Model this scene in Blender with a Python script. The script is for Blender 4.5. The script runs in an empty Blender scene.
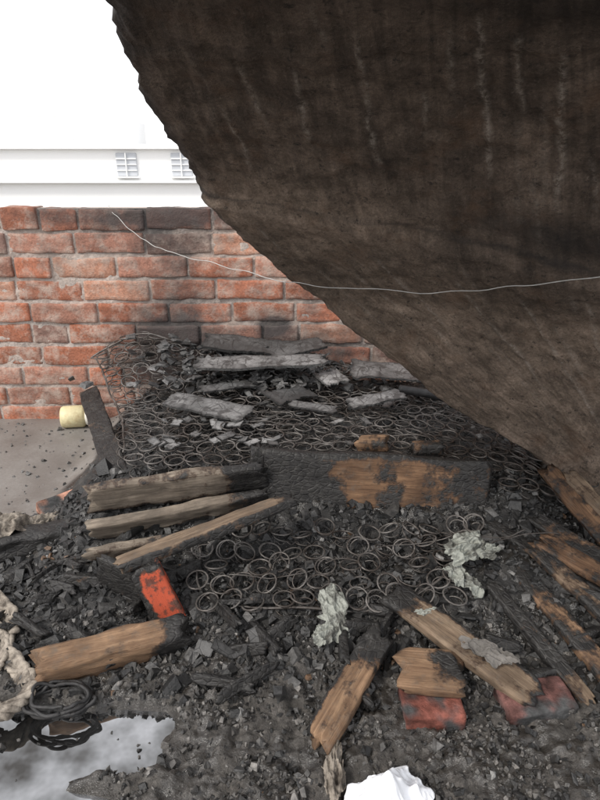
import bpy, math, random
import numpy as np
from mathutils import Vector, noise, Matrix
random.seed(7); rng=np.random.RandomState(5)
R=math.radians
scene=bpy.context.scene
scene.view_settings.view_transform='Standard'; scene.view_settings.look='None'; scene.view_settings.exposure=0
COL=bpy.context.collection
def sm(a,b,x):
    t=max(0.,min(1.,(x-a)/(b-a))); return t*t*(3-2*t)
def fbm(x,y,z=0.,o=3):
    return noise.fractal(Vector((x,y,z)),0.9,2.1,o)
def nz(x,y,z=0.): return noise.noise(Vector((x,y,z)))

# ---------------- materials ----------------
class NT:
    def __init__(s,name):
        s.m=bpy.data.materials.new(name); s.m.use_nodes=True; s.t=s.m.node_tree
        s.b=s.t.nodes['Principled BSDF']
    def n(s,ty,**k):
        nd=s.t.nodes.new(ty)
        for a,b in k.items(): setattr(nd,a,b)
        return nd
    def l(s,a,b): s.t.links.new(a,b)
    def val(s,sock,v):
        if hasattr(v,'is_output'): s.l(v,sock)
        else: sock.default_value=v
    def coord(s,kind='Object',scale=(1,1,1)):
        tc=s.n('ShaderNodeTexCoord'); mp=s.n('ShaderNodeMapping'); mp.inputs['Scale'].default_value=scale
        s.l(tc.outputs[kind],mp.inputs[0]); return mp.outputs[0]
    def noise(s,co,scale,detail=5,rough=.6,dist=0):
        k=s.n('ShaderNodeTexNoise'); k.inputs['Scale'].default_value=scale; k.inputs['Detail'].default_value=min(detail,4)
        k.inputs['Roughness'].default_value=rough; k.inputs['Distortion'].default_value=dist; s.l(co,k.inputs['Vector']); return k.outputs['Fac']
    def voro(s,co,scale,feature='F1'):
        k=s.n('ShaderNodeTexVoronoi'); k.feature=feature; k.inputs['Scale'].default_value=scale; s.l(co,k.inputs['Vector']); return k.outputs['Distance']
    def ramp(s,f,stops):
        k=s.n('ShaderNodeValToRGB'); e=k.color_ramp.elements
        while len(e)<len(stops): e.new(.5)
        for i,(p,c) in enumerate(stops):
            e[i].position=p; e[i].color=(c if len(c)==4 else tuple(c)+(1,)) if not isinstance(c,(int,float)) else (c,c,c,1)
        s.l(f,k.inputs[0]); return k.outputs[0]
    def mix(s,f,a,b,mode='MIX'):
        k=s.n('ShaderNodeMix',data_type='RGBA',blend_type=mode)
        s.val(k.inputs[0],f)
        for sock,v in((k.inputs[6],a),(k.inputs[7],b)):
            if hasattr(v,'is_output'): s.l(v,sock)
            else: sock.default_value=tuple(v)+(1,) if len(v)==3 else v
        return k.outputs[2]
    def math(s,op,a,b=0.,c=None,clamp=False):
        k=s.n('ShaderNodeMath',operation=op,use_clamp=clamp); s.val(k.inputs[0],a); s.val(k.inputs[1],b)
        if c is not None: s.val(k.inputs[2],c)
        return k.outputs[0]
    def attr(s,name='Col'):
        k=s.n('ShaderNodeAttribute',attribute_name=name); return k
    def sep(s,c):
        k=s.n('ShaderNodeSeparateColor'); s.l(c,k.inputs[0]); return k.outputs
    def bump(s,h,strength=.5,dist=.01,prev=None):
        k=s.n('ShaderNodeBump'); s.val(k.inputs['Strength'],strength); k.inputs['Distance'].default_value=dist
        s.l(h,k.inputs['Height'])
        if prev is not None: s.l(prev,k.inputs['Normal'])
        return k.outputs[0]
    def out(s,col,rough=.8,nrm=None,metal=0.,spec=.4):
        s.val(s.b.inputs['Base Color'],col if hasattr(col,'is_output') else tuple(col)+(1,))
        s.val(s.b.inputs['Roughness'],rough); s.val(s.b.inputs['Metallic'],metal); s.val(s.b.inputs['Specular IOR Level'],spec)
        if nrm is not None: s.l(nrm,s.b.inputs['Normal'])
        return s.m

def mat_wood(name,dark,light,paint=None):
    k=NT(name); co=k.coord('Object',(1.5,22,22)); co1=k.coord('Object',(1,1,1))
    g=k.noise(co,3,6,.65,.6); base=k.ramp(g,[(.3,dark),(.55,[ (a+b)/2 for a,b in zip(dark,light)]),(.72,light)])
    g2=k.noise(k.coord('Object',(4,90,90)),3,4,.7)
    base=k.mix(k.ramp(g2,[(.56,0.),(.68,.8)]),base,[c*.35 for c in dark])
    st=k.noise(co1,9,4,.6); base=k.mix(k.ramp(st,[(.35,0.),(.7,.75)]),base,[c*.5 for c in dark])
    base=k.mix(k.ramp(k.noise(co1,30,4,.7),[(.5,0.),(.75,.6)]),base,(.10,.085,.07))
    a=k.sep(k.attr().outputs['Color'])
    if paint:
        pn=k.noise(co1,26,5,.7); base=k.mix(k.ramp(pn,[(.48,1.),(.58,0.)]),base,paint)
    cn=k.noise(co1,16,6,.7)
    f=k.math('MULTIPLY_ADD',k.math('SUBTRACT',cn,.5),1.7,a[0]); f=k.ramp(f,[(.3,0.),(.65,1.)])
    v=k.voro(k.coord('Object',(26,42,42)),1.3,'DISTANCE_TO_EDGE')
    charc=k.ramp(k.noise(co1,40,4,.7),[(.35,(.013,.012,.012)),(.62,(.032,.030,.028)),(.85,(.12,.115,.11))])
    mid=k.mix(k.ramp(f,[(.05,0.),(.45,.8)]),base,(.05,.028,.017))
    col=k.mix(k.ramp(f,[(.4,0.),(.85,1.)]),mid,charc)
    b=k.bump(g2,.5,.003); b=k.bump(g,.6,.004,b); b=k.bump(k.math('MULTIPLY',k.ramp(v,[(0,0.),(.15,1.)]),f),.45,.004,b)
    return k.out(col,k.ramp(f,[(0,.82),(1,.5)]),b,spec=.35)
M_wood=mat_wood('weathered_wood',(.12,.08,.052),(.35,.26,.18))
M_woodg=mat_wood('grey_wood',(.12,.095,.074),(.36,.30,.235))
M_woodw=mat_wood('warm_wood',(.125,.07,.040),(.37,.235,.14))
M_woodd=mat_wood('scorched_wood',(.08,.042,.024),(.29,.17,.095))
M_red=mat_wood('red_paint_wood',(.10,.03,.02),(.20,.07,.05),paint=(.42,.075,.035))

def mat_vcol(name,rough=.85,bs=60,bstr=.5,bdist=.004,spec=.3,mulscale=30,lo=.55,hi=1.35):
    k=NT(name); co=k.coord('Object'); a=k.attr().outputs['Color']
    m=k.ramp(k.noise(co,mulscale,5,.65),[(.3,lo),(.7,hi)])
    col=k.mix(1.,a,m,'MULTIPLY')
    return k.out(col,rough,k.bump(k.noise(co,bs,5,.7),bstr,bdist),spec=spec)
M_chip=mat_vcol('charcoal',.45,110,.7,.005,.5,60,.4,1.6)
def mat_panel():
    k=NT('ash_grey_panel'); co=k.coord('Object'); a=k.attr().outputs['Color']
    n=k.noise(co,70,4,.75); v=k.voro(co,20,'DISTANCE_TO_EDGE'); v2=k.ramp(v,[(0.,.25),(.04,1.)])
    col=k.mix(1.,a,k.ramp(n,[(.3,.6),(.7,1.3)]),'MULTIPLY'); col=k.mix(1.,col,v2,'MULTIPLY')
    col=k.mix(k.ramp(k.noise(co,14,4,.7),[(.52,0.),(.60,.8)]),col,(.03,.028,.027))
    return k.out(col,.5,k.bump(v2,.3,.003,k.bump(n,.25,.002)),spec=.5)
M_panel=mat_panel()
M_brickred=mat_vcol('clay_brick',.9,45,.9,.008,.2,25,.3,1.5)

def mat_brick():
    k=NT('brick'); co=k.coord('Object'); a=k.attr().outputs['Color']
    n1=k.noise(co,11,6,.75); n2=k.noise(co,4,4,.65); n3=k.noise(co,75,4,.75)
    col=k.mix(1.,a,k.ramp(n3,[(.25,.55),(.75,1.3)]),'MULTIPLY')
    col=k.mix(k.ramp(n1,[(.45,0.),(.66,.8)]),col,(.48,.38,.32))
    col=k.mix(k.ramp(n2,[(.50,0.),(.74,.55)]),col,(.18,.14,.12))
    s=k.sep(k.attr('Soot').outputs['Color'])[0]
    sf=k.math('MULTIPLY_ADD',k.math('SUBTRACT',k.noise(co,7,6,.65),.5),1.1,s); sf=k.ramp(sf,[(.2,0.),(.95,.9)])
    sf=k.math('MULTIPLY',sf,k.ramp(s,[(.02,0.),(.25,1.)]))
    col=k.mix(sf,col,(.055,.052,.052))
    b=k.bump(n3,.8,.008); b=k.bump(n1,.6,.012,b)
    return k.out(col,.92,b,spec=.2)
M_brick=mat_brick()

def mat_ground():
    k=NT('ground'); co=k.coord('Object'); s=k.sep(k.attr().outputs['Color'])
    n1=k.noise(co,5,6,.65); n2=k.noise(co,75,6,.8); n3=k.noise(co,20,5,.75); n4=k.noise(co,1.7,5,.6)
    conc=k.ramp(n2,[(.3,(.17,.155,.142)),(.5,(.21,.195,.18)),(.7,(.25,.235,.218))])
    conc=k.mix(k.ramp(n4,[(.40,0.),(.62,.7)]),conc,(.10,.092,.084))
    ash=k.ramp(n3,[(.3,(.010,.009,.009)),(.5,(.022,.021,.020)),(.66,(.05,.047,.044)),(.8,(.14,.13,.125))])
    mud=k.ramp(n3,[(.3,(.026,.023,.020)),(.48,(.062,.055,.048)),(.7,(.15,.136,.122))])
    mud=k.mix(k.ramp(n2,[(.42,0.),(.62,.7)]),mud,(.030,.026,.023))
    ash=k.mix(s[1],ash,mud)
    f=k.math('MULTIPLY_ADD',k.math('SUBTRACT',n1,.5),.9,s[0]); f=k.ramp(f,[(.3,0.),(.65,1.)])
    wetn=k.math('MAXIMUM',k.ramp(k.noise(co,8,3,.5),[(.44,1.),(.52,0.)]),s[2])
    wet=k.math('MULTIPLY',wetn,f)
    col=k.mix(f,conc,ash)
    col=k.mix(k.math('MULTIPLY',wet,.6),col,(.026,.023,.020))
    rough=k.mix(f,k.ramp(n4,[(.4,.6),(.6,.25)]),k.mix(wet,(.75,.75,.75),(.12,.12,.12)))
    dry=k.math('MULTIPLY_ADD',wet,-.5,1.)
    b=k.bump(n2,k.math('MULTIPLY',dry,k.math('MULTIPLY_ADD',f,.85,.03)),.012)
    b=k.bump(n3,k.math('MULTIPLY',dry,k.math('MULTIPLY_ADD',f,.5,.0)),.014,b)
    return k.out(col,rough,b,spec=.6)
M_ground=mat_ground()

def mat_soffit():
    k=NT('charred_concrete'); co=k.coord('Object')
    a=k.sep(k.attr().outputs['Color'])   # r lightness, g drip, b soot, plus darker lines along the board steps
    big=k.noise(co,3.2,6,.6,.6); med=k.noise(co,15,6,.7,.3); fine=k.noise(co,110,5,.8)
    st=k.noise(k.coord('UV',(22,2.6,1)),1.8,6,.7,.4)
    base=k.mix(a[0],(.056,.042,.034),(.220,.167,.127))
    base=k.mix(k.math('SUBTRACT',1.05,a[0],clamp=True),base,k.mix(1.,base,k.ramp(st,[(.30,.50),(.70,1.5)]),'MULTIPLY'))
    base=k.mix(1.,base,k.ramp(med,[(.3,.62),(.7,1.38)]),'MULTIPLY')
    base=k.mix(1.,base,k.ramp(big,[(.3,.52),(.7,1.48)]),'MULTIPLY')
    base=k.mix(1.,base,k.ramp(fine,[(.3,.6),(.7,1.35)]),'MULTIPLY')
    base=k.mix(k.ramp(fine,[(.60,0.),(.76,.4)]),base,(.31,.275,.24))
    base=k.mix(k.ramp(k.noise(co,38,4,.8),[(.32,.85),(.42,0.)]),base,(.022,.019,.017))
    base=k.mix(k.ramp(k.noise(co,5.5,4,.7),[(.55,0.),(.72,.5)]),base,(.13,.075,.045))
    dr=k.math('MULTIPLY',a[1],k.ramp(k.noise(co,46,5,.85),[(.42,.0),(.60,1.)]))
    base=k.mix(k.math('MULTIPLY',dr,.75),base,(.37,.325,.28))
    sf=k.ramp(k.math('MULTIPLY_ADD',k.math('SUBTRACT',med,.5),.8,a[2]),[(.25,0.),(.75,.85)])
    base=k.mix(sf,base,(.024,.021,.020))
    b=k.bump(fine,.9,.007); b=k.bump(med,.4,.012,b)
    return k.out(base,.85,b,spec=.3)
M_soffit=mat_soffit()
def mat_plain(name,c,rough=.6,metal=0.,nsc=20,var=.25,bs=.3,spec=.4,dirt=None,dlo=.5,dhi=.7,dist=.005):
    k=NT(name); co=k.coord('Object'); n=k.noise(co,nsc,5,.65)
    col=k.ramp(n,[(.3,[x*(1-var) for x in c]),(.7,[min(1,x*(1+var)) for x in c])])
    if dirt: col=k.mix(k.ramp(k.noise(co,nsc*.6,6,.7),[(dlo,0.),(dhi,.9)]),col,dirt)
    return k.out(col,rough,k.bump(k.noise(co,nsc*3,4,.7),bs,dist),metal,spec)
M_spring=mat_plain('burnt_steel',(.12,.11,.102),.45,.25,12,.6,.3,.5,(.04,.03,.024),.42,.60,.003)
M_wire=mat_plain('galvanised_wire',(.42,.41,.39),.5,.2,20,.2,.2)
M_hose=mat_plain('burnt_rubber',(.025,.024,.024),.55,0,40,.5,.5)
M_cloth=mat_plain('dirty_cloth',(.32,.28,.235),.95,0,25,.3,.9,.1,(.06,.05,.042),.42,.62)
M_pale=mat_plain('melted_plastic_sheet',(.29,.30,.265),.55,0,26,.35,.5,.4,(.055,.053,.046),.44,.58)
M_bag=mat_plain('white_plastic',(.84,.85,.88),.4,0,12,.04,.2,.5)
M_can=mat_plain('yellowed_plastic',(.62,.55,.33),.5,0,14,.2,.2,.4,(.30,.2,.09),.5,.75)
M_canw=mat_plain('white_plastic_cap',(.66,.63,.56),.5,0,20,.1,.2)
M_white=mat_plain('white_render',(.88,.88,.87),.8,0,.6,.02,.1)
M_glass=mat_plain('window_glass',(.50,.52,.55),.2,0,2,.1,.0)  # paled glass: the washed-out glare is put into its colour
M_trim=mat_plain('grey_trim',(.82,.82,.81),.7,0,2,.03,.1)  # near white, overexposed haze put into the trim colour
k=NT('puddle_water'); co=k.coord('Object'); wn=k.noise(co,5,4,.6)
M_water=k.out(k.ramp(wn,[(.34,(.07,.066,.062)),(.48,(.20,.20,.20)),(.64,(.38,.38,.385))]),.015,k.bump(k.noise(co,9,2,.5),.22,.008),.95,.5)  # bright sky and dark reflections painted as tones of a metallic base colour

# ---------------- mesh helpers ----------------
def mkobj(name,V,F,mat,cols=None,smooth=True,extra=None,parent=None,matrix=None,uv=None):
    me=bpy.data.meshes.new(name); me.from_pydata([tuple(v) for v in V],[],F)
    if cols is not None:
        at=me.attributes.new('Col','FLOAT_COLOR','POINT'); c=np.ones((len(V),4),dtype=np.float32); c[:,:3]=np.array(cols,dtype=np.float32)
        at.data.foreach_set('color',c.ravel())
    if extra is not None:
        at=me.attributes.new(extra[0],'FLOAT_COLOR','POINT'); c=np.ones((len(V),4),dtype=np.float32); c[:,0]=extra[1]; at.data.foreach_set('color',c.ravel())
    if uv is not None:
        ul=me.uv_layers.new(name='UVMap'); li=np.zeros(len(me.loops),dtype=np.int32); me.loops.foreach_get('vertex_index',li)
        ul.data.foreach_set('uv',np.array(uv,dtype=np.float32)[li].ravel())
    if smooth: me.polygons.foreach_set('use_smooth',[True]*len(me.polygons))
    me.materials.append(mat); me.update()
    ob=bpy.data.objects.new(name,me); COL.objects.link(ob)
    if parent: ob.parent=parent
    if matrix is not None: ob.matrix_world=matrix
    return ob
def joinall(obs,name):
    bpy.context.view_layer.update()
    with bpy.context.temp_override(active_object=obs[0],object=obs[0],selected_objects=obs,selected_editable_objects=obs):
        bpy.ops.object.join()
    obs[0].name=name; return obs[0]
def empty(name,loc=(0,0,0)):
    e=bpy.data.objects.new(name,None); e.location=loc; e.empty_display_size=.1; COL.objects.link(e); return e
def section(w,t,r,mw,mt):
    pts=[]
    for (x0,y0,x1,y1,m) in((-w/2+r,-t/2,w/2-r,-t/2,mw),(w/2,-t/2+r,w/2,t/2-r,mt),(w/2-r,t/2,-w/2+r,t/2,mw),(-w/2,t/2-r,-w/2,-t/2+r,mt)):
        for i in range(m+1): pts.append((x0+(x1-x0)*i/m,y0+(y1-y0)*i/m))
    return pts
def loft(L,w,t,nseg,mw=6,mt=2,r=None,amp=.003,freq=20,seed=0,endj=0.,taper=(1,1),bend=0.,erode=None,rim=.93):
    """box-like bar, local X=length, Y=width, Z=thickness"""
    if r is None: r=min(w,t)*.12
    sec=section(w,t,r,mw,mt); K=len(sec); V=[];F=[];S=[]
    for i in range(nseg+1):
        s=i/nseg; x=(s-.5)*L; e=min(s,1-s)*L; sc=1 if e>r*.5 else rim
        tp=taper[0]+(taper[1]-taper[0])*s
        if erode: tp*=erode(s)
        for j,(y,z) in enumerate(sec):
            yy=y*sc*tp; zz=z*sc*(.5+.5*tp)
            xx=x
            if endj: xx+= endj*(nz(y*30+seed,z*30,(0 if s<.5 else 9)+seed)+.6*nz(y*90+seed,z*90,(0 if s<.5 else 9)+seed))*max(0,1-e/(endj*2.5))*2
            d=amp*fbm(xx*freq*.35+seed*3.1,yy*freq,zz*freq+seed,3)
            d2=amp*fbm(xx*freq*.35-seed*1.7,yy*freq+9,zz*freq-seed,3)
            V.append((xx+d*.3,yy+d,zz+d2+bend*math.sin(s*math.pi))); S.append((s,y/w+.5))
    for i in range(nseg):
        for j in range(K):
            a=i*K+j;b=i*K+(j+1)%K; F.append((a,a+K,b+K,b))
    for i,rev in((0,0),(nseg,1)):
        ring=[i*K+j for j in range(K)]; c=np.mean([V[q] for q in ring],axis=0); V.append(tuple(c)); S.append((float(i>0),.5)); ci=len(V)-1
        for j in range(K):
            a,b=ring[j],ring[(j+1)%K]; F.append((ci,a,b) if not rev else (ci,b,a))
    return V,F,S
def frame(p0,p1,wd):
    p0=Vector(p0);p1=Vector(p1);x=(p1-p0).normalized();w=Vector(wd);y=(w-x*w.dot(x)).normalized();z=x.cross(y)
    m=Matrix((x,y,z)).transposed().to_4x4(); m.translation=(p0+p1)/2; return m
def plank(name,p0,p1,w,t,wd,mat,char,seed=0,amp=.004,endj=.012,taper=(1,1),bend=0,erode=None,nseg=None,freq=20,parent=None):
    L=(Vector(p1)-Vector(p0)).length; nseg=nseg or max(10,int(L/.010))
    V,F,S=loft(L,w,t,nseg,10,3,None,amp,freq,seed,endj,taper,bend,erode,.97)
    cols=[(max(0,min(1.3,char(s,q))),random.random(),0) for s,q in S]
    return mkobj(name,V,F,mat,cols,True,matrix=frame(p0,p1,wd),parent=parent)
def tube(P,r,k=5,closed=False):
    P=np.array(P,float); n=len(P); T=np.gradient(P,axis=0); T/=np.linalg.norm(T,axis=1)[:,None]+1e-9
    up=np.array([0,0,1.]) if abs(T[0][2])<.9 else np.array([1.,0,0]); N=np.cross(T[0],up); N/=np.linalg.norm(N); V=[]
    rr=r if hasattr(r,'__len__') else [r]*n
    for i in range(n):
        N=N-T[i]*N.dot(T[i]); N/=np.linalg.norm(N)+1e-9; B=np.cross(T[i],N)
        for j in range(k):
            a=2*math.pi*j/k; V.append(P[i]+rr[i]*(math.cos(a)*N+math.sin(a)*B))
    F=[(i*k+j,i*k+(j+1)%k,(i+1)*k+(j+1)%k,(i+1)*k+j) for i in range(n-1) for j in range(k)]
    F.append(tuple(range(k-1,-1,-1))); F.append(tuple((n-1)*k+j for j in range(k)))
    return np.array(V),F
class Acc:
    def __init__(s): s.V=[];s.F=[];s.C=[];s.n=0
    def add(s,V,F,c=None):
        V=np.asarray(V); s.V.append(V); s.F+= [tuple(i+s.n for i in f) for f in F]; s.n+=len(V)
        if c is not None: s.C.append(np.tile(np.array(c),(len(V),1)))
    def make(s,name,mat,smooth=True,parent=None):
        return mkobj(name,np.concatenate(s.V),s.F,mat,np.concatenate(s.C) if s.C else None,smooth,parent=parent)
def catmull(P,m):
    P=[np.array(p,float) for p in P]; Q=[2*P[0]-P[1]]+P+[2*P[-1]-P[-2]]; out=[]
    for i in range(1,len(Q)-2):
        for j in range(m):
            t=j/m; a,b,c,d=Q[i-1:i+3]
            out.append(.5*((2*b)+(c-a)*t+(2*a-5*b+4*c-d)*t*t+(-a+3*b-3*c+d)*t**3))
    out.append(P[-1]); return out

# ---------------- terrain ----------------
def inpud(x,y):
    v=-9
    for cx,cy,rx,ry in((-.70,1.17,.30,.11),(-.48,1.23,.12,.06),(-1.0,1.05,.42,.13),(-.64,1.83,.07,.05),(-.60,1.0,.14,.045),(-.44,1.13,.07,.06)):
        v=max(v,1-(((x-cx)/rx)**2+((y-cy)/ry)**2))
    return v
def mound(x,y):
    ex=sm(-1.18,-.75,x)
    m=(.18*sm(1.8,2.2,y)+.055*sm(1.4,1.75,y))*ex
    m-=.10*sm(.85,1.2,x)*sm(1.65,2.15,y)
    m+=.16*math.exp(-((x+.2)/.42)**2-((y-3.12)/.22)**2)
    m+=.08*math.exp(-((x-.80)/.35)**2-((y-1.78)/.25)**2)
    m+=.025*math.exp(-((x+.05)/.35)**2-((y-1.5)/.2)**2)
    m+=.035*math.exp(-((x+.6)/.25)**2-((y-1.9)/.2)**2)
    return m
def H(x,y):
    m=mound(x,y); rough=sm(-1.2,-.9,x)*(1-sm(3.25,3.3,y)) if y>2.15 else 1-sm(1.6,2.6,abs(x))
    if 2.15<y<2.35: rough=max(rough,(1-sm(2.15,2.35,y))*.6)
    if y<.8: rough*=sm(.2,.8,y)
    fg=1-sm(1.25,1.5,y)
    p=inpud(x,y); pr=sm(-.8,.1,p)
    h=.042+m+rough*(.016*fbm(x*7,y*7,1.3,3)*(1-.5*pr)+(1-.85*pr)*((.010+.006*fg)*fbm(x*26,y*26,4.,4)+(.008+.012*fg)*abs(nz(x*48,y*48,2.))))+.001*nz(x*3,y*3)
    h=max(h,.012)
    if p>-1.2: h-= .080*sm(-.75,.5,p+.60*nz(x*9,y*9,7.)+.15*nz(x*30,y*30,3.))
    return h
def axis(lo,hi,step,far_lo,far_hi):
    a=list(np.arange(lo,hi+1e-6,step)); g=step
    while a[-1]<far_hi: g*=1.35; a.append(a[-1]+g)
    g=step
    while a[0]>far_lo: g*=1.35; a.insert(0,a[0]-g)
    return a
xs=axis(-1.8,1.4,.009,-90,90); ys=list(np.arange(.8,1.6,.0075))+axis(1.6,3.32,.012,1.59,200)[1:]
g=.0075
while ys[0]>-60: g*=1.35; ys.insert(0,ys[0]-g)
ys=sorted(set(ys))
V=[];C=[]
for y in ys:
    for x in xs:
        V.append((x,y,H(x,y)))
        a=sm(-1.16,-.95,x+.12*nz(y*4,x*4)) if y>2.15 else (1-sm(1.7,2.6,abs(x)))
        if 1.95<y<=2.4 and x<-.9: a=max(a if y>2.15 else 0,1-sm(2.05,2.3,y+.12*nz(x*5,y*5)))
        if y>3.3 : a=0
        if y<.2: a*=sm(-1,.2,y)
        mud=1-sm(1.3,1.6,y+.15*nz(x*3,y*3,3.)); 
        if x<-.95: mud=max(mud,.3)
        wet=sm(-1.,-.1,inpud(x,y))
        C.append((a,mud,wet))
nx=len(xs); F=[(j*nx+i,j*nx+i+1,(j+1)*nx+i+1,(j+1)*nx+i) for j in range(len(ys)-1) for i in range(nx-1)]
mkobj('ground',V,F,M_ground,C)
V=[(-1.9,.7,.001),(.2,.7,.001),(.2,1.95,.001),(-1.9,1.95,.001)]
mkobj('puddle_water',V,[(0,1,2,3)],M_water,smooth=False)

# ---------------- brick wall ----------------
def soot(x,z):
    s=1.0*math.exp(-((x+.76)/.27)**2-((z-.48)/.24)**2)
    s+=.42*math.exp(-((x+.72)/.24)**2-((z-.90)/.35)**2)
    s+=1.1*math.exp(-((x+.135)/.09)**2-((z-.62)/.055)**2)
    s+=.8*math.exp(-((x+.2)/.6)**2-((z-.42)/.15)**2)
    s+=.65*sm(1.12,1.22,z)*(.6+.9*nz(x*2.3,5.))
    s+=.5*math.exp(-((x+.8)/.45)**2-((z-1.2)/.12)**2)
    s+=.18+.35*nz(x*1.3,z*2.)
    return s
wall=empty('brick_wall',(0,3.3,0))
acc=Acc(); soots=[]
ch=.126; bl=.375
for r in range(10):
    x=-4.2+(r%2)*(bl/2)+random.uniform(-.04,.04)
    while x<3.6:
        L=bl*random.uniform(.92,1.07) if random.random()>.12 else bl*.55
        w=L-.017; h=.108*random.uniform(.95,1.04)
        Vb,Fb,S=loft(w,.11,h,20,3,6,.004,.0075,21,random.random()*50,0.,rim=.97)
        cx=x+L/2; cz=r*ch+.063+random.uniform(-.004,.004); cy=3.358+random.uniform(-.007,.007); rot=random.uniform(-.014,.014)
        Vb=np.array(Vb); X=Vb[:,0]*math.cos(rot)-Vb[:,2]*math.sin(rot)+cx; Z=Vb[:,0]*math.sin(rot)+Vb[:,2]*math.cos(rot)+cz
        Vb=np.stack([X,Vb[:,1]+cy,Z],1)
        q=random.random()
        c=(.42,.165,.10) if q<.4 else (.39,.19,.135) if q<.68 else (.45,.23,.155) if q<.84 else (.26,.155,.125)
        f=random.uniform(.72,1.15); acc.add(Vb,Fb,[a*f for a in c]); soots+= [soot(a,b) for a,b in zip(Vb[:,0],Vb[:,2])]
        x+=L
o=mkobj('bricks',np.concatenate(acc.V),acc.F,M_brick,np.concatenate(acc.C),True,extra=('Soot',np.array(soots)),parent=wall); o.matrix_parent_inverse=Matrix.Translation((0,-3.3,0))
V=[];S=[];nxm=520;nzm=84
for j in range(nzm+1):
    for i in range(nxm+1):
        x=-4.2+7.8*i/nxm; z=-.02+1.272*j/nzm
        V.append((x,3.3125+.006*fbm(x*18,z*18,2.),z)); S.append(soot(x,z))
F=[(j*(nxm+1)+i,j*(nxm+1)+i+1,(j+1)*(nxm+1)+i+1,(j+1)*(nxm+1)+i) for j in range(nzm) for i in range(nxm)]
b0=len(V); V+=[(-4.2,3.40,-.02),(3.6,3.40,-.02),(3.6,3.40,1.252),(-4.2,3.40,1.252)]; S+=[0,0,0,0]
t0=nzm*(nxm+1); F+=[(b0,b0+3,b0+2,b0+1)]
F.append(tuple([t0+i for i in range(nxm+1)]+[b0+2,b0+3]))
o=mkobj('mortar',V,F,M_brick,[(.46,.40,.36)]*len(V),False,extra=('Soot',np.array(S)),parent=wall); o.matrix_parent_inverse=Matrix.Translation((0,-3.3,0))

# ---------------- staircase underside ----------------
ctl=[[(-.20,.30,1.90),(.2,.3,1.90),(.6,.3,1.90)],
[(-.29,.90,1.79),(.11,.85,1.78),(.48,.80,1.77)],
[(-.38,1.30,1.77),(.17,1.20,1.75),(.68,1.10,1.73)],
[(-.37,1.90,1.52),(.30,1.65,1.54),(.98,1.45,1.54)],
[(-.29,2.15,1.33),(.44,1.95,1.24),(1.26,1.70,1.12)],
[(0,2.40,1.03),(.76,2.20,.90),(1.50,1.90,.73)],
[(.62,2.50,.51),(1.16,2.22,.44),(1.60,1.95,.34)],
[(1.04,2.30,.285),(1.36,2.10,.19),(1.70,1.92,.07)],
[(1.15,1.95,.12),(1.45,1.90,-.0),(1.75,1.90,-.1)],
[(1.28,1.78,-.1),(1.6,1.82,-.2),(1.9,1.88,-.3)]]
NR=28; cols3=[catmull([row[c] for row in ctl],NR) for c in range(3)]
nv=len(cols3[0]); nu=250; P=np.zeros((nv,nu+1,3))
for i in range(nv):
    a,b,c=cols3[0][i],cols3[1][i],cols3[2][i]
    for j in range(nu+1):
        u=1.25*j/nu
        P[i,j]=a*(2*(u-.5)*(u-1))+b*(-4*u*(u-1))+c*(2*u*(u-.5))
dU=np.gradient(P,axis=1);dV=np.gradient(P,axis=0);Nn=np.cross(dU,dV);Nn/=np.linalg.norm(Nn,axis=2)[:,:,None]
sg=np.sign(((np.array([0,0,1.2])-P)*Nn).sum(2)); Nn*=np.sign(sg.mean())
drips=[(.30,2.4,3.1,1),(.22,2.3,2.9,.8),(.42,2.2,3.3,1),(.62,2.1,3.4,1),(.74,2.3,3.6,1),(.15,2.6,3.4,.8),(.52,2.6,3.0,.7),(.35,4.2,5.2,.8),(.5,4.3,5.6,.9),(.62,4.4,5.8,.9),(.75,4.2,5.4,.8),(.25,4.5,5.2,.7),(.1,4.0,4.6,.6),(.86,2.0,3.3,1),(.9,4.3,5.5,.8),(.68,2.2,2.9,.8),(.57,2.15,2.8,.7)]
rd=random.Random(3)
for q in range(26):
    r0=rd.choice([rd.uniform(1.9,3.2),rd.uniform(3.9,5.2)]); drips.append((rd.uniform(.04,1.1),r0,r0+rd.uniform(.3,1.0),rd.uniform(.25,.55)))
def ln(u): return 3.72+.35*u+.05*nz(u*6,2.)
V=[];C=[];UV=[]
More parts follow.
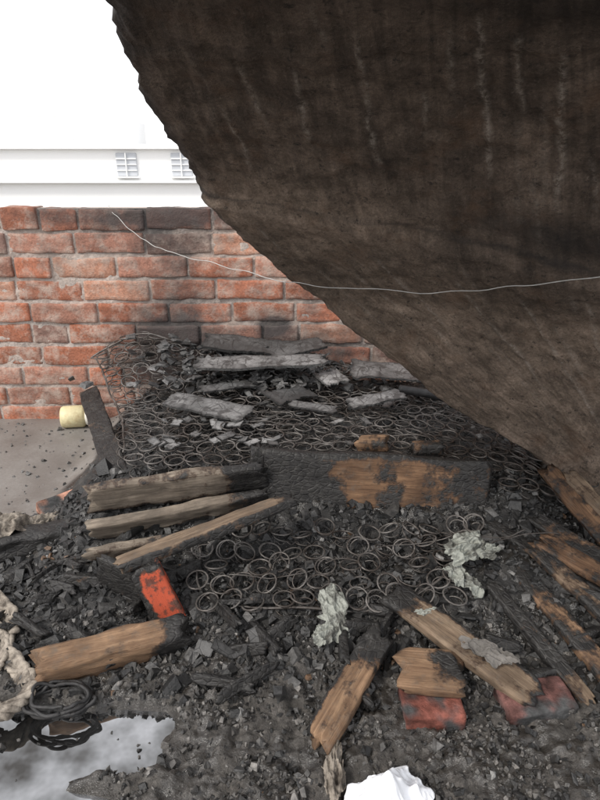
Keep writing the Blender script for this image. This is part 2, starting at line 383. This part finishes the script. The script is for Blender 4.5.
for i in range(nv):
    r=i/NR
    act=[(k_,)+dd for k_,dd in enumerate(drips) if dd[1]-.02<r<dd[2]+.02]
    for j in range(nu+1):
        u=1.25*j/nu; p=P[i,j]; x,y,z=p
        d=.012*fbm(x*5,y*5,z*5,3)+.007*fbm(x*20,y*20,z*20,3)+.004*nz(x*60,y*60,z*60)
        lk=ln(u)
        for rr,wd,am in((2.32+.02*nz(u*5,1.),.018,.010),(lk,.03,.012),(5.05+.05*nz(u*6,4.),.025,.008)):
            dd=(r-rr)/wd; d+=am*math.exp(-dd*dd)*(.7+nz(u*9,rr*3))
        d+=.022*sm(lk,lk+.10,r)
        dr=0
        for k_,du,r0,r1,am in act:
            uu=du+.020*nz(r*2.2,k_*7.)+.006*nz(r*9,k_*5.)+.02*(r-r0)*(.5-du)
            wdt=.0048*(1+.9*nz(r*11,k_*3.3)); q=am*math.exp(-((u-uu)/wdt)**2)*sm(r0,r0+.12,r)*(1-sm(r1-.25,r1,r)); dr=max(dr,q)
        d+=.004*dr
        e=0
        if u<.05: e=(1-u/.05)
        off=Nn[i,j]*d
        tang=dU[i,j]/np.linalg.norm(dU[i,j])
        jag=e*(.022*fbm(p[0]*7,p[1]*7,z*7,3)+.012*fbm(p[0]*31,p[1]*31,z*31,3))
        pp=p+off+tang*jag - Nn[i,j]*(.02*e*e)
        V.append(pp)
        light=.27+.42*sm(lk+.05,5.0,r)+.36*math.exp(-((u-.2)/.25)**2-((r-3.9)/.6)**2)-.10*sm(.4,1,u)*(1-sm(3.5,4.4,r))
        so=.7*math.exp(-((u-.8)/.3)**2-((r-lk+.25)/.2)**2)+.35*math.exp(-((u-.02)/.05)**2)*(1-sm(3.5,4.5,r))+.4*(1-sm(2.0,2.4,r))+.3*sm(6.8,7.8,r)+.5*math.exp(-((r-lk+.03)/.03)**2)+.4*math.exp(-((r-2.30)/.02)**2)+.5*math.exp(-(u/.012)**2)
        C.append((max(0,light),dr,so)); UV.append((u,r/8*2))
n1=len(V); W=nu+1
for i in range(nv):
    for j in range(W): V.append(V[i*W+j]-Nn[i,j]*.13); C.append((.5,0,0)); UV.append((1.25*j/nu,i/NR/4))
F=[];
for i in range(nv-1):
    for j in range(nu):
        a=i*W+j; F.append((a,a+1,a+W+1,a+W)); F.append((n1+a,n1+a+W,n1+a+W+1,n1+a+1))
    a=i*W; F.append((a,a+W,n1+a+W,n1+a)); a=i*W+nu; F.append((a,n1+a,n1+a+W,a+W))
for j in range(nu):
    F.append((j,n1+j,n1+j+1,j+1)); a=(nv-1)*W+j; F.append((a,a+1,n1+a+1,n1+a))
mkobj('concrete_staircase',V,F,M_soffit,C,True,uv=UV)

# ---------------- mattress springs ----------------
def S_(x,y):
    z=.170+.205*sm(2.06,2.18,y)-.08*(1-sm(1.55,1.95,y))
    z+=.20*math.exp(-((x+.88)/.3)**2)*sm(2.75,3.25,y)+.15*math.exp(-((x+.2)/.4)**2-((y-3.12)/.22)**2)
    z-=.12*sm(.6,1.15,x)
    z+=.025*nz(x*2.2,y*2.2,5.)+.010*nz(x*7,y*7,2.)
    return max(z,mound(x,y)+.088)
th=np.linspace(0,2*math.pi*3.4,54); zz=np.clip((th-2*math.pi*1.1)/(2*math.pi*2.3),0,1)
rad=.0405*(1-.36*np.sin(np.clip(zz,0,1)*math.pi)**.6)
unit=np.stack([rad*np.cos(th)+.008*zz*np.sin(zz*5),rad*np.sin(th),-zz],1)
wr=[.0036 if q<.01 else .0025 for q in zz]
UVt,UF=tube(unit*np.array([1,1,.12]),wr,5)
acc=Acc(); cent=[]
pit=.081
ny=int((3.22-1.60)/pit)+1
for j in range(ny):
    for i in range(29):
        x=-1.12+i*pit+(.5*pit if j%2 else 0)+random.uniform(-.006,.006); y=1.60+j*pit+random.uniform(-.006,.006)
        if 1.97<y<2.14 and x<.75: continue
        if y<2.05:
            if x<-.36 or x>.66-(1.9-y)*.5: continue
            x+=random.uniform(-.015,.015); y+=random.uniform(-.015,.015)
        lx=-.70-(y-2.2)*.45
        if x<lx: continue
        if random.random()<(.10 if y<2.05 else .03): continue
        e=.03; nx_=-(S_(x+e,y)-S_(x-e,y))/(2*e); ny_=-(S_(x,y+e)-S_(x,y-e))/(2*e)
        if 1.9<y<2.2: ny_=0
        tl=.24 if y<2.05 else .09
        n=Vector((nx_*.7+random.gauss(0,tl),ny_*.7+random.gauss(0,tl),1)).normalized()
        q=Vector((0,0,1)).rotation_difference(n).to_matrix().to_4x4()
        M=Matrix.Translation((x,y,S_(x,y)+random.uniform(-.004,.012)))@q@Matrix.Rotation(random.uniform(0,6.28),4,'Z')@Matrix.Diagonal((random.uniform(.88,1.03),random.uniform(.88,1.03),random.uniform(.6,1.1),1))
        A=np.array(M); acc.add(UVt@A[:3,:3].T+A[:3,3],UF); cent.append((x,y,j,i))
for j in range(ny):
    row=[c for c in cent if c[2]==j]
    if len(row)<4: continue
    x0=min(c[0] for c in row); x1=max(c[0] for c in row); y=1.60+(j+.5)*pit; pts=[]; n=int((x1-x0)/.006)
    if 1.9<y<2.14: continue
    for k_ in range(n):
        x=x0+(x1-x0)*k_/n; yy=y+.008*nz(x*4,j); a=k_*1.0
        pts.append((x,yy+.006*math.cos(a),S_(x,yy)-.004+.006*math.sin(a)))
    acc.add(*tube(pts,.0014,3))
def onS(path,r,m=14,dz=.01,wob=.012):
    pts=[]
    for p in catmull([(a,b,0) for a,b in path],m): pts.append((p[0]+wob*nz(p[0]*9,p[1]*9),p[1]+wob*nz(p[1]*9,3.),S_(p[0],p[1])+dz+wob*nz(p[0]*6,p[1]*6,8.)))
    acc.add(*tube(pts,r,6))
onS([(-.72,2.2),(-.85,2.6),(-1.1,3.1),(-1.12,3.2),(-.6,3.22),(.2,3.2),(.9,3.1),(1.12,2.8),(1.1,2.4),(1.0,2.2)],.0048)
onS([(-.38,1.9),(-.32,1.64),(0,1.58),(.3,1.60),(.54,1.73),(.68,1.93)],.0045,dz=-.02)
for k_ in range(16):
    x=random.uniform(-.8,.95); y=random.uniform(2.25,3.1) if k_%3 else random.uniform(1.65,1.85); a=random.uniform(0,6.28); L=random.uniform(.06,.2)
    if k_%3==0: a=random.choice([0,3.14])
    onS([(x,y),(x+L*math.cos(a),y+L*math.sin(a)*.4),(x+L*1.7*math.cos(a+.3),y+L*.8*math.sin(a+.3))],random.uniform(.0018,.0026),8,random.uniform(.01,.03),.03)
acc.make('mattress_springs',M_spring)

# ---------------- charcoal debris ----------------
def chip(p,s,flat,col,acc,tilt=.5):
    B=np.array([(-1,-1,-1),(1,-1,-1),(1,1,-1),(-1,1,-1),(-1,-1,1),(1,-1,1),(1,1,1),(-1,1,1)],float)
    B[4:,:2]*=rng.uniform(.5,.95)
    B+=rng.uniform(-.42,.42,B.shape); B*=np.array([1,rng.uniform(.4,.9),flat])*s
    e=Matrix.Rotation(random.gauss(0,tilt),3,'X')@Matrix.Rotation(random.gauss(0,tilt),3,'Y')@Matrix.Rotation(random.uniform(0,6.28),3,'Z')
    acc.add(B@np.array(e).T+np.array(p),[(0,3,2,1),(4,5,6,7),(0,1,5,4),(1,2,6,5),(2,3,7,6),(3,0,4,7)],col)
def ccol():
    q=random.random()
    if q<.86: g=random.uniform(.010,.034); return (g*1.03,g,g*.98)
    if q<.972: g=random.uniform(.05,.10); return (g,g*.96,g*.92)
    if q<.988: g=random.uniform(.13,.22); return (g,g*.98,g*.95)
    return (.12,.07,.04)
acc=Acc(); cnt=0
while cnt<11500:
    x=random.uniform(-1.5,1.6); y=random.uniform(.85,2.25)
    d=sm(1.15,1.55,y)*.9+.10
    ip=inpud(x,y)
    if ip>-.2: d*=.03
    if random.random()>d: continue
    s=min(.032,random.lognormvariate(-5.0,.55)); s=min(s,.012) if ip>-.1 else s
    chip((x,y,max(H(x,y),-.004)+s*.2),s,random.uniform(.35,.75),ccol(),acc); cnt+=1
for i in range(13000):   # fine crumbs in the mud
    x=random.uniform(-1.2,1.3); y=random.uniform(.9,1.6)
    if inpud(x,y)>-.3 and random.random()<.97: continue
    if nz(x*5,y*5,9.)<-.05 and random.random()<.85: continue
    s=random.choice([1,1,1,1.8])*random.uniform(.0022,.0060); g=random.choice([.018,.03,.045,.075,.13])*random.uniform(.7,1.3)
    chip((x,y,max(H(x,y),0)+s*.3),s,.8,(g,g*.93,g*.86),acc)
for i in range(2600):
    x=random.uniform(-1.0,1.2); y=random.uniform(2.0,3.25)
    if x<-.7-(y-2.2)*.45: continue
    s=min(.03,random.lognormvariate(-4.75,.5)); on=random.random()<.11 and y>2.2
    g=random.uniform(.008,.03)
    chip((x,y,(S_(x,y)+.004 if on else H(x,y)+.005)),s*(.6 if on else 1),random.uniform(.15,.4),ccol() if on else (g,g,g),acc,.35)
for i in range(90):
    x=random.uniform(-.35,.65); y=random.uniform(1.62,1.95); s=random.uniform(.008,.022)
    chip((x,y,S_(x,y)-random.uniform(.0,.05)),s,random.uniform(.3,.6),ccol(),acc,.6)
for i in range(650):
    x=random.gauss(-.2,.30); y=random.uniform(2.85,3.25); s=random.uniform(.010,.03)
    g=random.choice([.02,.03,.05,.08,.12])*random.uniform(.8,1.2); chip((x,y,S_(x,y)+random.uniform(0,.03)),s,random.uniform(.1,.3),(g,g*.97,g*.95),acc,.4)
for i in range(300):
    x=random.uniform(-2.2,-.95); y=random.uniform(2.1,3.25); s=min(.02,random.lognormvariate(-5.4,.6))
    g=random.uniform(.03,.15); chip((x,y,H(x,y)+s*.3),s,.5,(g,g*.95,g*.9),acc)
acc.make('charcoal_debris',M_chip,False)

def plate(name,c,L,w,t,rot,tiltx,tilty,g,seed,mat=None,irr=1.):
    N=34; M_=14; V=[];F=[];C=[]
    for side in(1,-1):
        for i in range(N+1):
            for j in range(M_+1):
                a=i/N*2-1;b=j/M_*2-1
                ex=1+irr*(.18*nz(b*1.5+seed,seed*3.)*abs(a)+.08*nz(b*9,seed)*abs(a)**3); ey=1+irr*(.35*nz(a*1.5+seed,seed*5.)*abs(b)+.16*nz(a*6,seed*2.)*abs(b)**3+.10*nz(a*22,seed*2.)*abs(b)**6)
                x=a*L/2*ex;y=b*w/2*ey; z=side*t/2+.003*nz(x*4+seed,y*4,seed)
                V.append((x,y,z)); f=g*(1+.5*nz(x*9+seed,y*9))*(1-.6*max(abs(a)**10,abs(b)**6)); f=max(.012,f); C.append((f,f*.98,f*.96))
    K=(N+1)*(M_+1); q=M_+1
    for i in range(N):
        for j in range(M_):
            a=i*q+j; F.append((a,a+q,a+q+1,a+1)); F.append((K+a,K+a+1,K+a+q+1,K+a+q))
    for i in range(N):
        a=i*q; F.append((a,K+a,K+a+q,a+q)); a=i*q+M_; F.append((a,a+q,K+a+q,K+a))
    for j in range(M_):
        F.append((j,j+1,K+j+1,K+j)); a=N*q+j; F.append((a,K+a,K+a+1,a+1))
    m=Matrix.Translation(c)@Matrix.Rotation(rot,4,'Z')@Matrix.Rotation(tiltx,4,'X')@Matrix.Rotation(tilty,4,'Y')
    o=mkobj(name,V,F,mat or M_panel,C,False,matrix=m)
    return o
plate('charred_panel',(-.20,2.92,.53),.66,.15,.012,.02,.08,-.03,.17,1)
plate('charred_panel',(-.43,2.57,.43),.42,.14,.010,-.40,.08,.03,.15,2)
plate('charred_panel',(.36,2.65,.435),.28,.09,.010,.35,.12,-.06,.18,3)
plate('charred_panel',(.16,2.88,.46),.14,.14,.008,.5,.12,0,.22,4)
plate('charred_panel',(.50,2.98,.46),.46,.22,.010,-.12,.05,.02,.12,5)
plate('charred_panel',(-.05,2.72,.43),.24,.13,.008,.7,.1,.1,.06,6)
plate('charred_panel',(-.28,3.12,.56),.48,.16,.014,-.1,.20,.08,.06,7)
plate('charred_panel',(-.02,3.10,.55),.30,.14,.014,.35,.15,-.1,.08,27)
plate('charred_panel',(.06,2.60,.415),.22,.06,.008,-.25,.12,.05,.12,8)
plate('charred_panel',(-.36,2.78,.45),.28,.07,.008,.6,.12,.1,.10,9)
fl=[]
for i in range(50):
    x=random.uniform(-.62,-.1) if i<26 else random.uniform(-.5,.8); y=random.uniform(2.25,2.5) if i<26 else random.uniform(2.25,3.0)
    fl.append(plate('ash_flake',(x,y,S_(x,y)+.012),random.uniform(.02,.08),random.uniform(.02,.045),.005,random.uniform(0,3.1),random.gauss(0,.18),random.gauss(0,.18),random.uniform(.06,.26),10+i,irr=1.))
for i in range(16):
    x=random.uniform(-.3,.6); y=random.uniform(1.35,1.62)
    fl.append(plate('ash_flake',(x,y,H(x,y)+.02),random.uniform(.03,.08),random.uniform(.03,.05),.006,random.uniform(0,3.1),random.gauss(0,.4),random.gauss(0,.4),random.uniform(.02,.08),60+i,irr=.8))
joinall(fl,'ash_flakes')

# ---------------- planks ----------------
plank('charred_wooden_board',(-.145,2.10,.30),(.74,2.05,.275),.275,.035,(0,.22,1),M_woodd,
  lambda s,q: .18+max(.98*(1-sm(.22,.42,s+.15*(q-.5))), .55*sm(.60,.92,s), .7*sm(.86,1,q), .7*(1-sm(0,.12,q)), .32*math.exp(-((s-.56)/.06)**2)),seed=1,amp=.006,endj=.02,
  erode=lambda s:1-.04*math.sin(s*9))
plank('charred_post',(-.15,2.10,.14),(-.16,2.14,.43),.075,.05,(1,0,0),M_wood,lambda s,q:.95,seed=51,amp=.008,endj=.02)
plank('weathered_wooden_board',(-.79,1.97,.30),(-.15,2.08,.34),.135,.04,(0,-.3,1),M_woodg,lambda s,q: sm(.72,.95,s)*1.0+.55*(1-sm(0,.22,q))+.08+.35*sm(.85,1,q),seed=2,amp=.008,endj=.025,erode=lambda s:.9+.14*math.sin(s*3.3+.2))
plank('weathered_wooden_board',(-.77,1.90,.20),(-.14,2.03,.27),.11,.04,(0,-.5,1),M_woodg,lambda s,q: sm(.7,1,s)*.9+.8*(1-sm(0,.35,q))+.1,seed=3,amp=.008,endj=.025,taper=(1.1,.75))
plank('weathered_wooden_board',(-.75,1.82,.13),(-.46,1.88,.16),.13,.03,(0,-.3,1),M_woodg,lambda s,q: .3+.5*sm(.6,1,s)+.5*(1-sm(0,.3,q)),seed=4,amp=.007,endj=.025,taper=(1,.7))
plank('weathered_wooden_board',(-.60,1.64,.245),(-.03,1.885,.35),.11,.035,(.5,-.9,.35),M_wood,lambda s,q: .05+.8*sm(.86,1,s)+.6*(sm(.85,1,q)),seed=5,amp=.005,endj=.015)
e=empty('painted_bed_leg',(-.5,1.64,.1))
def par(o,e):
    m=o.matrix_world.copy(); bpy.context.view_layer.update(); o.parent=e; o.matrix_parent_inverse=Matrix.Translation(-e.location)
o=plank('red_post',(-.51,1.615,.26),(-.39,1.555,-.01),.10,.05,(1,.25,.1),M_red,lambda s,q: .14+.8*(1-sm(0,.35,q))+.5*(1-sm(0,.10,s))+.4*sm(.88,1,s),seed=6,amp=.004,endj=.012); par(o,e)
o=plank('side_panel',(-.69,1.70,.15),(-.44,1.62,.09),.21,.025,(0,-.1,1),M_wood,lambda s,q: .8,seed=7,amp=.005,endj=.015); par(o,e)
plank('wooden_beam',(-.775,1.355,.085),(-.365,1.49,.10),.115,.085,(0,-.25,1),M_woodw,lambda s,q: .10+.95*sm(.75,1.0,s+.15*(1-q))+.5*(1-sm(0,.25,q)),seed=8,amp=.008,endj=.03)
plank('charred_log',(-1.5,1.83,.07),(-.80,2.08,.11),.10,.10,(0,0,1),M_wood,lambda s,q:.85,seed=9,amp=.014,endj=.02)
plank('charred_board',(-1.14,3.02,.33),(-.74,2.16,.25),.10,.025,(.9,.4,.35),M_woodg,lambda s,q: .72,seed=10,amp=.005,endj=.01)
plank('wooden_plank',(.05,1.135,.07),(.245,1.45,.12),.09,.03,(1,-.5,.1),M_woodw,lambda s,q: .22+.7*sm(.55,.95,s)+.6*(1-sm(0,.2,q)),seed=11,amp=.004,endj=.03)
plank('wooden_plank',(.31,1.60,.16),(.66,1.27,.085),.105,.032,(.6,.6,.05),M_wood,lambda s,q: .18+.85*(1-sm(0,.25,s))+.6*sm(.78,1,q)+.5*sm(.93,1,s),seed=12,amp=.005,endj=.02)
plank('wooden_block',(.30,1.33,.115),(.46,1.31,.115),.14,.035,(0,1,.12),M_woodw,lambda s,q: .18+.8*sm(.3,.9,s)*sm(.2,.6,q)*(1-sm(.75,.98,q)),seed=13,amp=.004,endj=.02)
for a,b,w,t,wd,m,chf,sd in(
 ((.65,1.66,.15),(.83,1.27,.05),.05,.03,(1,.3,0),M_wood,lambda s,q:.65+.2*(1-s)-.4*sm(.7,1,s),14),
 ((.76,1.72,.17),(.93,1.33,.06),.075,.03,(1,.4,0),M_woodw,lambda s,q:.62-.25*s,15),
 ((.83,1.77,.22),(1.06,1.43,.09),.07,.03,(1,.4,0),M_wood,lambda s,q:.5,16),
 ((.86,1.80,.23),(1.15,1.56,.15),.085,.03,(.6,1,.2),M_woodd,lambda s,q:.36,17),
 ((.72,1.95,.20),(1.05,1.60,.14),.05,.03,(1,.4,0),M_woodw,lambda s,q:.8,18),
 ((1.00,2.14,.33),(1.17,1.72,.16),.07,.03,(1,.3,.6),M_woodd,lambda s,q:.35,19),
 ((1.07,2.08,.33),(1.26,1.68,.16),.06,.03,(1,.3,.6),M_wood,lambda s,q:.25,20),
 ((.90,1.95,.22),(1.12,1.72,.17),.06,.03,(1,.3,.3),M_woodw,lambda s,q:.6,21)):
    plank('charred_plank',a,b,w,t,wd,m,chf,seed=sd,amp=.005,endj=.03)
plank('wood_stub',(.24,2.24,.40),(.36,2.22,.41),.07,.05,(0,1,0),M_woodw,lambda s,q:.4,seed=22)
plank('wood_stub',(.46,2.20,.40),(.58,2.20,.40),.05,.05,(0,1,0),M_woodw,lambda s,q:.6,seed=23)
fr=[]
for i in range(56):
    x=random.uniform(-.3,1.0) if i<26 else random.uniform(-1.1,-.4); y=random.uniform(1.3,1.62) if i<26 else random.uniform(1.4,1.9); a=random.uniform(0,3.14); L=random.uniform(.05,.18); dx,dy=math.cos(a)*L/2,math.sin(a)*L/2
    z=H(x,y)+.02
    fr.append(plank('charred_wood_fragment',(x-dx,y-dy,z+random.uniform(-.02,.03)),(x+dx,y+dy,z+random.uniform(-.02,.03)),random.uniform(.015,.045),random.uniform(.012,.03),(0,.5,1),M_wood,lambda s,q:.88,seed=30+i,amp=.007,endj=.02))
joinall(fr,'charred_wood_fragments')

def lbrick(c,L,w,h,rz,rx,col,sd):
    V,F,S=loft(L,w,h,24,8,5,.005,.007,22,sd,0,rim=.97)
    m=Matrix.Translation(c)@Matrix.Rotation(rz,4,'Z')@Matrix.Rotation(rx,4,'X')
    cc=[]
    for v in V:
        mudf=sm(-.2,.25,nz(v[0]*11,v[1]*11,v[2]*11+sd*3)+.35*nz(v[0]*40,v[1]*40,v[2]*40))
        f=1+.8*nz(v[0]*16,v[1]*16,v[2]*16+sd); cc.append([max(.02,(1-mudf)*a*f+mudf*.06) for a in col])
    mkobj('loose_brick',V,F,M_brickred,cc,True,matrix=m)
lbrick((.37,1.25,.05),.165,.12,.07,.05,0,(.17,.06,.045),1.)
lbrick((.67,1.27,.05),.20,.11,.07,.15,.1,(.10,.048,.042),2.)
lbrick((-1.04,2.30,.06),.22,.12,.07,.75,.35,(.34,.18,.13),3.)

pts=catmull([(.50,2.82,.42),(.70,2.74,.41),(.95,2.62,.36)],12); V_,F_=tube(pts,.022,14); mkobj('burnt_pipe',V_,F_,M_hose)
e=empty('plastic_jar',(-1.30,3.2,.105))
def lathe(name,prof,mat,M,par_):
    K=28; V=[];F=[]
    for x,r in prof:
        for j in range(K): a=2*math.pi*j/K; V.append((x,r*math.cos(a),r*math.sin(a)))
    for i in range(len(prof)-1):
        for j in range(K): F.append((i*K+j,i*K+(j+1)%K,(i+1)*K+(j+1)%K,(i+1)*K+j))
    ob=mkobj(name,V,F,mat); ob.parent=par_; ob.matrix_local=M; return ob
Mj=Matrix.Rotation(R(8),4,'Z')
lathe('body',[(-.08,0),(-.08,.058),(-.07,.064),(.04,.064),(.055,.05),(.055,0)],M_can,Mj,e)
lathe('cap',[(.056,0),(.056,.052),(.062,.056),(.085,.056),(.09,.05),(.09,0)],M_canw,Mj,e)

acc=Acc()
for k_ in range(5):
    ph=random.uniform(0,6); rx=random.uniform(.07,.105); ry=random.uniform(.045,.075); pts=[]
    for i in range(60):
        a=ph+i/59*2*math.pi; pts.append((-.69+rx*math.cos(a)+.018*nz(i*.12,k_*5),1.275+ry*math.sin(a)+.018*nz(i*.1,k_*9),.040+.008*k_+.018*nz(i*.15,k_)))
    acc.add(*tube(pts,[.0055*(1+.5*nz(i*.6,k_)) for i in range(60)],7))
acc.make('burnt_hose',M_hose)

def strands(name,path,n,rb,rs,mat,seed):
    acc=Acc(); base=catmull(path,30)
    for s in range(n):
        pts=[]; ph=s*2*math.pi/n; rr=[]
        for i,p in enumerate(base):
            a=ph+i*.10+.8*nz(i*.03,s); r=rb*(.7+.5*nz(i*.05,s*3+seed)); pts.append((p[0]+r*math.cos(a)+.012*nz(i*.06,s,seed),p[1]+r*math.sin(a)*.8+.012*nz(i*.05,s+5,seed),p[2]+abs(r)*.7*math.sin(a+1)+rb*.5)); rr.append(rs*(1+.35*nz(i*.12,s*2.,seed)))
        acc.add(*tube(pts,rr,8))
    return acc.make(name,mat)
strands('cotton_rope',[(-1.3,1.80,.06),(-1.06,1.68,.06),(-.95,1.56,.055),(-.93,1.46,.05),(-.84,1.37,.05),(-.79,1.29,.045),(-.86,1.22,.045),(-1.05,1.2,.04)],9,.026,.0095,M_cloth,1)
strands('cotton_rope',[(-1.2,1.62,.05),(-1.00,1.54,.06),(-.92,1.40,.05),(-.99,1.30,.04),(-.86,1.25,.04)],7,.024,.008,M_cloth,4)
def rag(name,c,sx,sy,hgt,mat,seed,rot=0.,N=64,thick=.002,tilt=0.,k=1.,peak=0.):
    V=[];F=[]
    for i in range(N+1):
        for j in range(N+1):
            a=i/N*2-1;b=j/N*2-1
            e=1+.55*nz(math.atan2(b,a)*1.3,seed*2.3)+.15*nz(math.atan2(b,a)*5,seed*1.3); mx=max(abs(a),abs(b)); l=math.hypot(a,b)+1e-6; a2=a*mx/l; b2=b*mx/l
            x=a2*sx*e;y=b2*sy*e
            u,v=a2*e,b2*e
            rid=1-2*abs(nz(u*1.6+seed+.4*nz(v*2,seed),v*1.6,seed)); rid2=1-2*abs(nz(u*3.7+seed,v*3.7,seed+3))
            z=hgt*((1-mx**2)*.35+.55*rid+.22*rid2)*k+hgt*.05*fbm(u*9,v*9,seed,2)+peak*math.exp(-(mx*1.7)**2)
            V.append((x,y,z-hgt*.4))
    q=N+1
    for i in range(N):
        for j in range(N): a=i*q+j; F.append((a,a+q,a+q+1,a+1))
    o=mkobj(name,V,F,mat,matrix=Matrix.Translation(c)@Matrix.Rotation(rot,4,'Z')@Matrix.Rotation(tilt,4,'X'))
    md=o.modifiers.new('s','SOLIDIFY'); md.thickness=thick; return o
rag('rag_bundle',(-1.20,2.0,.14),.14,.09,.08,M_cloth,3.,.4)
rag('rag_bundle',(-1.06,2.10,.10),.09,.05,.06,M_cloth,5.,.5)
rag('melted_plastic_sheet',(.58,1.75,.24),.09,.055,.04,M_pale,7.,.6,tilt=.6)
rag('melted_plastic_sheet',(.54,1.66,.18),.05,.07,.04,M_pale,8.,1.1,tilt=.4)
rag('melted_plastic_sheet',(.66,1.76,.22),.05,.03,.03,M_pale,18.,.1,tilt=.4)
rag('melted_plastic_sheet',(.11,1.54,.14),.05,.08,.022,M_pale,9.,.3,tilt=.5)
rag('melted_plastic_sheet',(.08,1.47,.12),.05,.035,.02,M_pale,10.,.9,tilt=.3)
rag('melted_plastic_sheet',(.39,1.52,.15),.05,.02,.02,M_pale,11.,.2,tilt=.3)
rag('white_plastic_bag',(.205,.97,.06),.10,.085,.03,M_bag,12.,.9,peak=.10)
rag('torn_rag',(.085,1.06,.065),.028,.09,.03,M_cloth,13.,-.1)
rag('mud_soaked_rag',(.56,1.37,.14),.08,.04,.03,mat_plain('muddy_cloth',(.13,.12,.11),.9,0,30,.4,.8),14.,-.6)

pts=catmull([(-1.02,3.36,1.265),(-.99,3.30,1.235),(-.80,3.12,1.12),(-.60,2.95,1.07),(-.25,2.60,1.05),(0,2.30,1.05),(.48,1.90,1.105),(.80,1.60,1.21),(1.1,1.38,1.32)],16)
V_,F_=tube([(p[0],p[1]+.006*nz(i*.3,1.),p[2]+.012*nz(i*.22,2.)) for i,p in enumerate(pts)],.0016,6); mkobj('wire',V_,F_,M_wire)

# ---------------- distant building ----------------
bld=empty('white_building',(-4.6,12,0))
def box(name,c,d,mat,parent,bev=.01):
    import bmesh
    bm=bmesh.new(); bmesh.ops.create_cube(bm,size=1)
    for v in bm.verts: v.co=Vector((v.co.x*d[0],v.co.y*d[1],v.co.z*d[2]))
    bmesh.ops.bevel(bm,geom=bm.edges[:],offset=bev,segments=1,affect='EDGES')
    me=bpy.data.meshes.new(name); bm.to_mesh(me); bm.free(); me.materials.append(mat)
    ob=bpy.data.objects.new(name,me); COL.objects.link(ob); ob.parent=parent; ob.location=Vector(c)-parent.location; return ob
box('walls',(-5.2,14,.82),(8.4,4,1.64),M_white,bld)
box('parapet',(-5.2,11.97,1.68),(8.5,.2,.08),M_white,bld)
box('upper_floor',(-6.3,15.5,1.98),(4.6,3,.66),M_white,bld)
box('upper_parapet',(-6.3,13.95,2.34),(4.7,.16,.06),M_trim,bld)
box('ledge',(-5.2,11.93,1.08),(8.5,.16,.05),M_trim,bld)
for i,wx in enumerate((-3.22,-2.2)):
    box('window_%d'%i,(wx,11.985,1.38),(.38,.05,.40),M_glass,bld)
    for k_ in range(3): box('bar_%d_%d'%(i,k_),(wx,11.95,1.28+.1*k_),(.38,.02,.02),M_trim,bld,.003)
    box('mullion_%d'%i,(wx,11.93,1.38),(.02,.02,.40),M_trim,bld,.003)
    box('sill_%d'%i,(wx,11.94,1.16),(.46,.12,.03),M_white,bld)
tank=empty('water_tank',(-4.5,12.8,1.82))
Mt=Matrix.Rotation(R(-90),4,'Y')
lathe('body',[(0,0),(0,.12),(.02,.14),(.36,.14),(.42,.08),(.42,.04),(.46,.04),(.46,0)],M_trim,Mt,tank)
lathe('stand',[(-.18,0),(-.18,.16),(-.002,.16),(-.002,0)],M_trim,Mt,tank)

# ---------------- light / world / camera ----------------
w=bpy.data.worlds.new('World'); scene.world=w; w.use_nodes=True; t=w.node_tree
bg=t.nodes['Background']; sky=t.nodes.new('ShaderNodeTexSky'); sky.sky_type='NISHITA'; sky.sun_disc=False
el,az=R(46),R(-130)
sky.sun_elevation=el; sky.sun_rotation=az; sky.air_density=1.; sky.dust_density=2; sky.ozone_density=1
hs=t.nodes.new('ShaderNodeMix'); hs.data_type='RGBA'; hs.inputs[0].default_value=.8; hs.inputs[7].default_value=(12.,12.,12.2,1)
t.links.new(sky.outputs[0],hs.inputs[6]); t.links.new(hs.outputs[2],bg.inputs['Color']); bg.inputs['Strength'].default_value=.15
sd=bpy.data.lights.new('sun','SUN'); sd.energy=2.6; sd.angle=R(12); sd.color=(1,.95,.88)
so_=bpy.data.objects.new('sun',sd); COL.objects.link(so_)
d=Vector((math.sin(az)*math.cos(el),math.cos(az)*math.cos(el),math.sin(el)))
so_.rotation_euler=d.to_track_quat('Z','Y').to_euler(); so_.location=d*10
cd=bpy.data.cameras.new('camera'); cam=bpy.data.objects.new('camera',cd); COL.objects.link(cam); scene.camera=cam
cd.sensor_fit='VERTICAL'; cd.sensor_height=36; cd.lens=27; cd.clip_start=.02; cd.clip_end=500
cam.location=(0,0,1.5); cam.rotation_euler=(R(90-22),0,0)
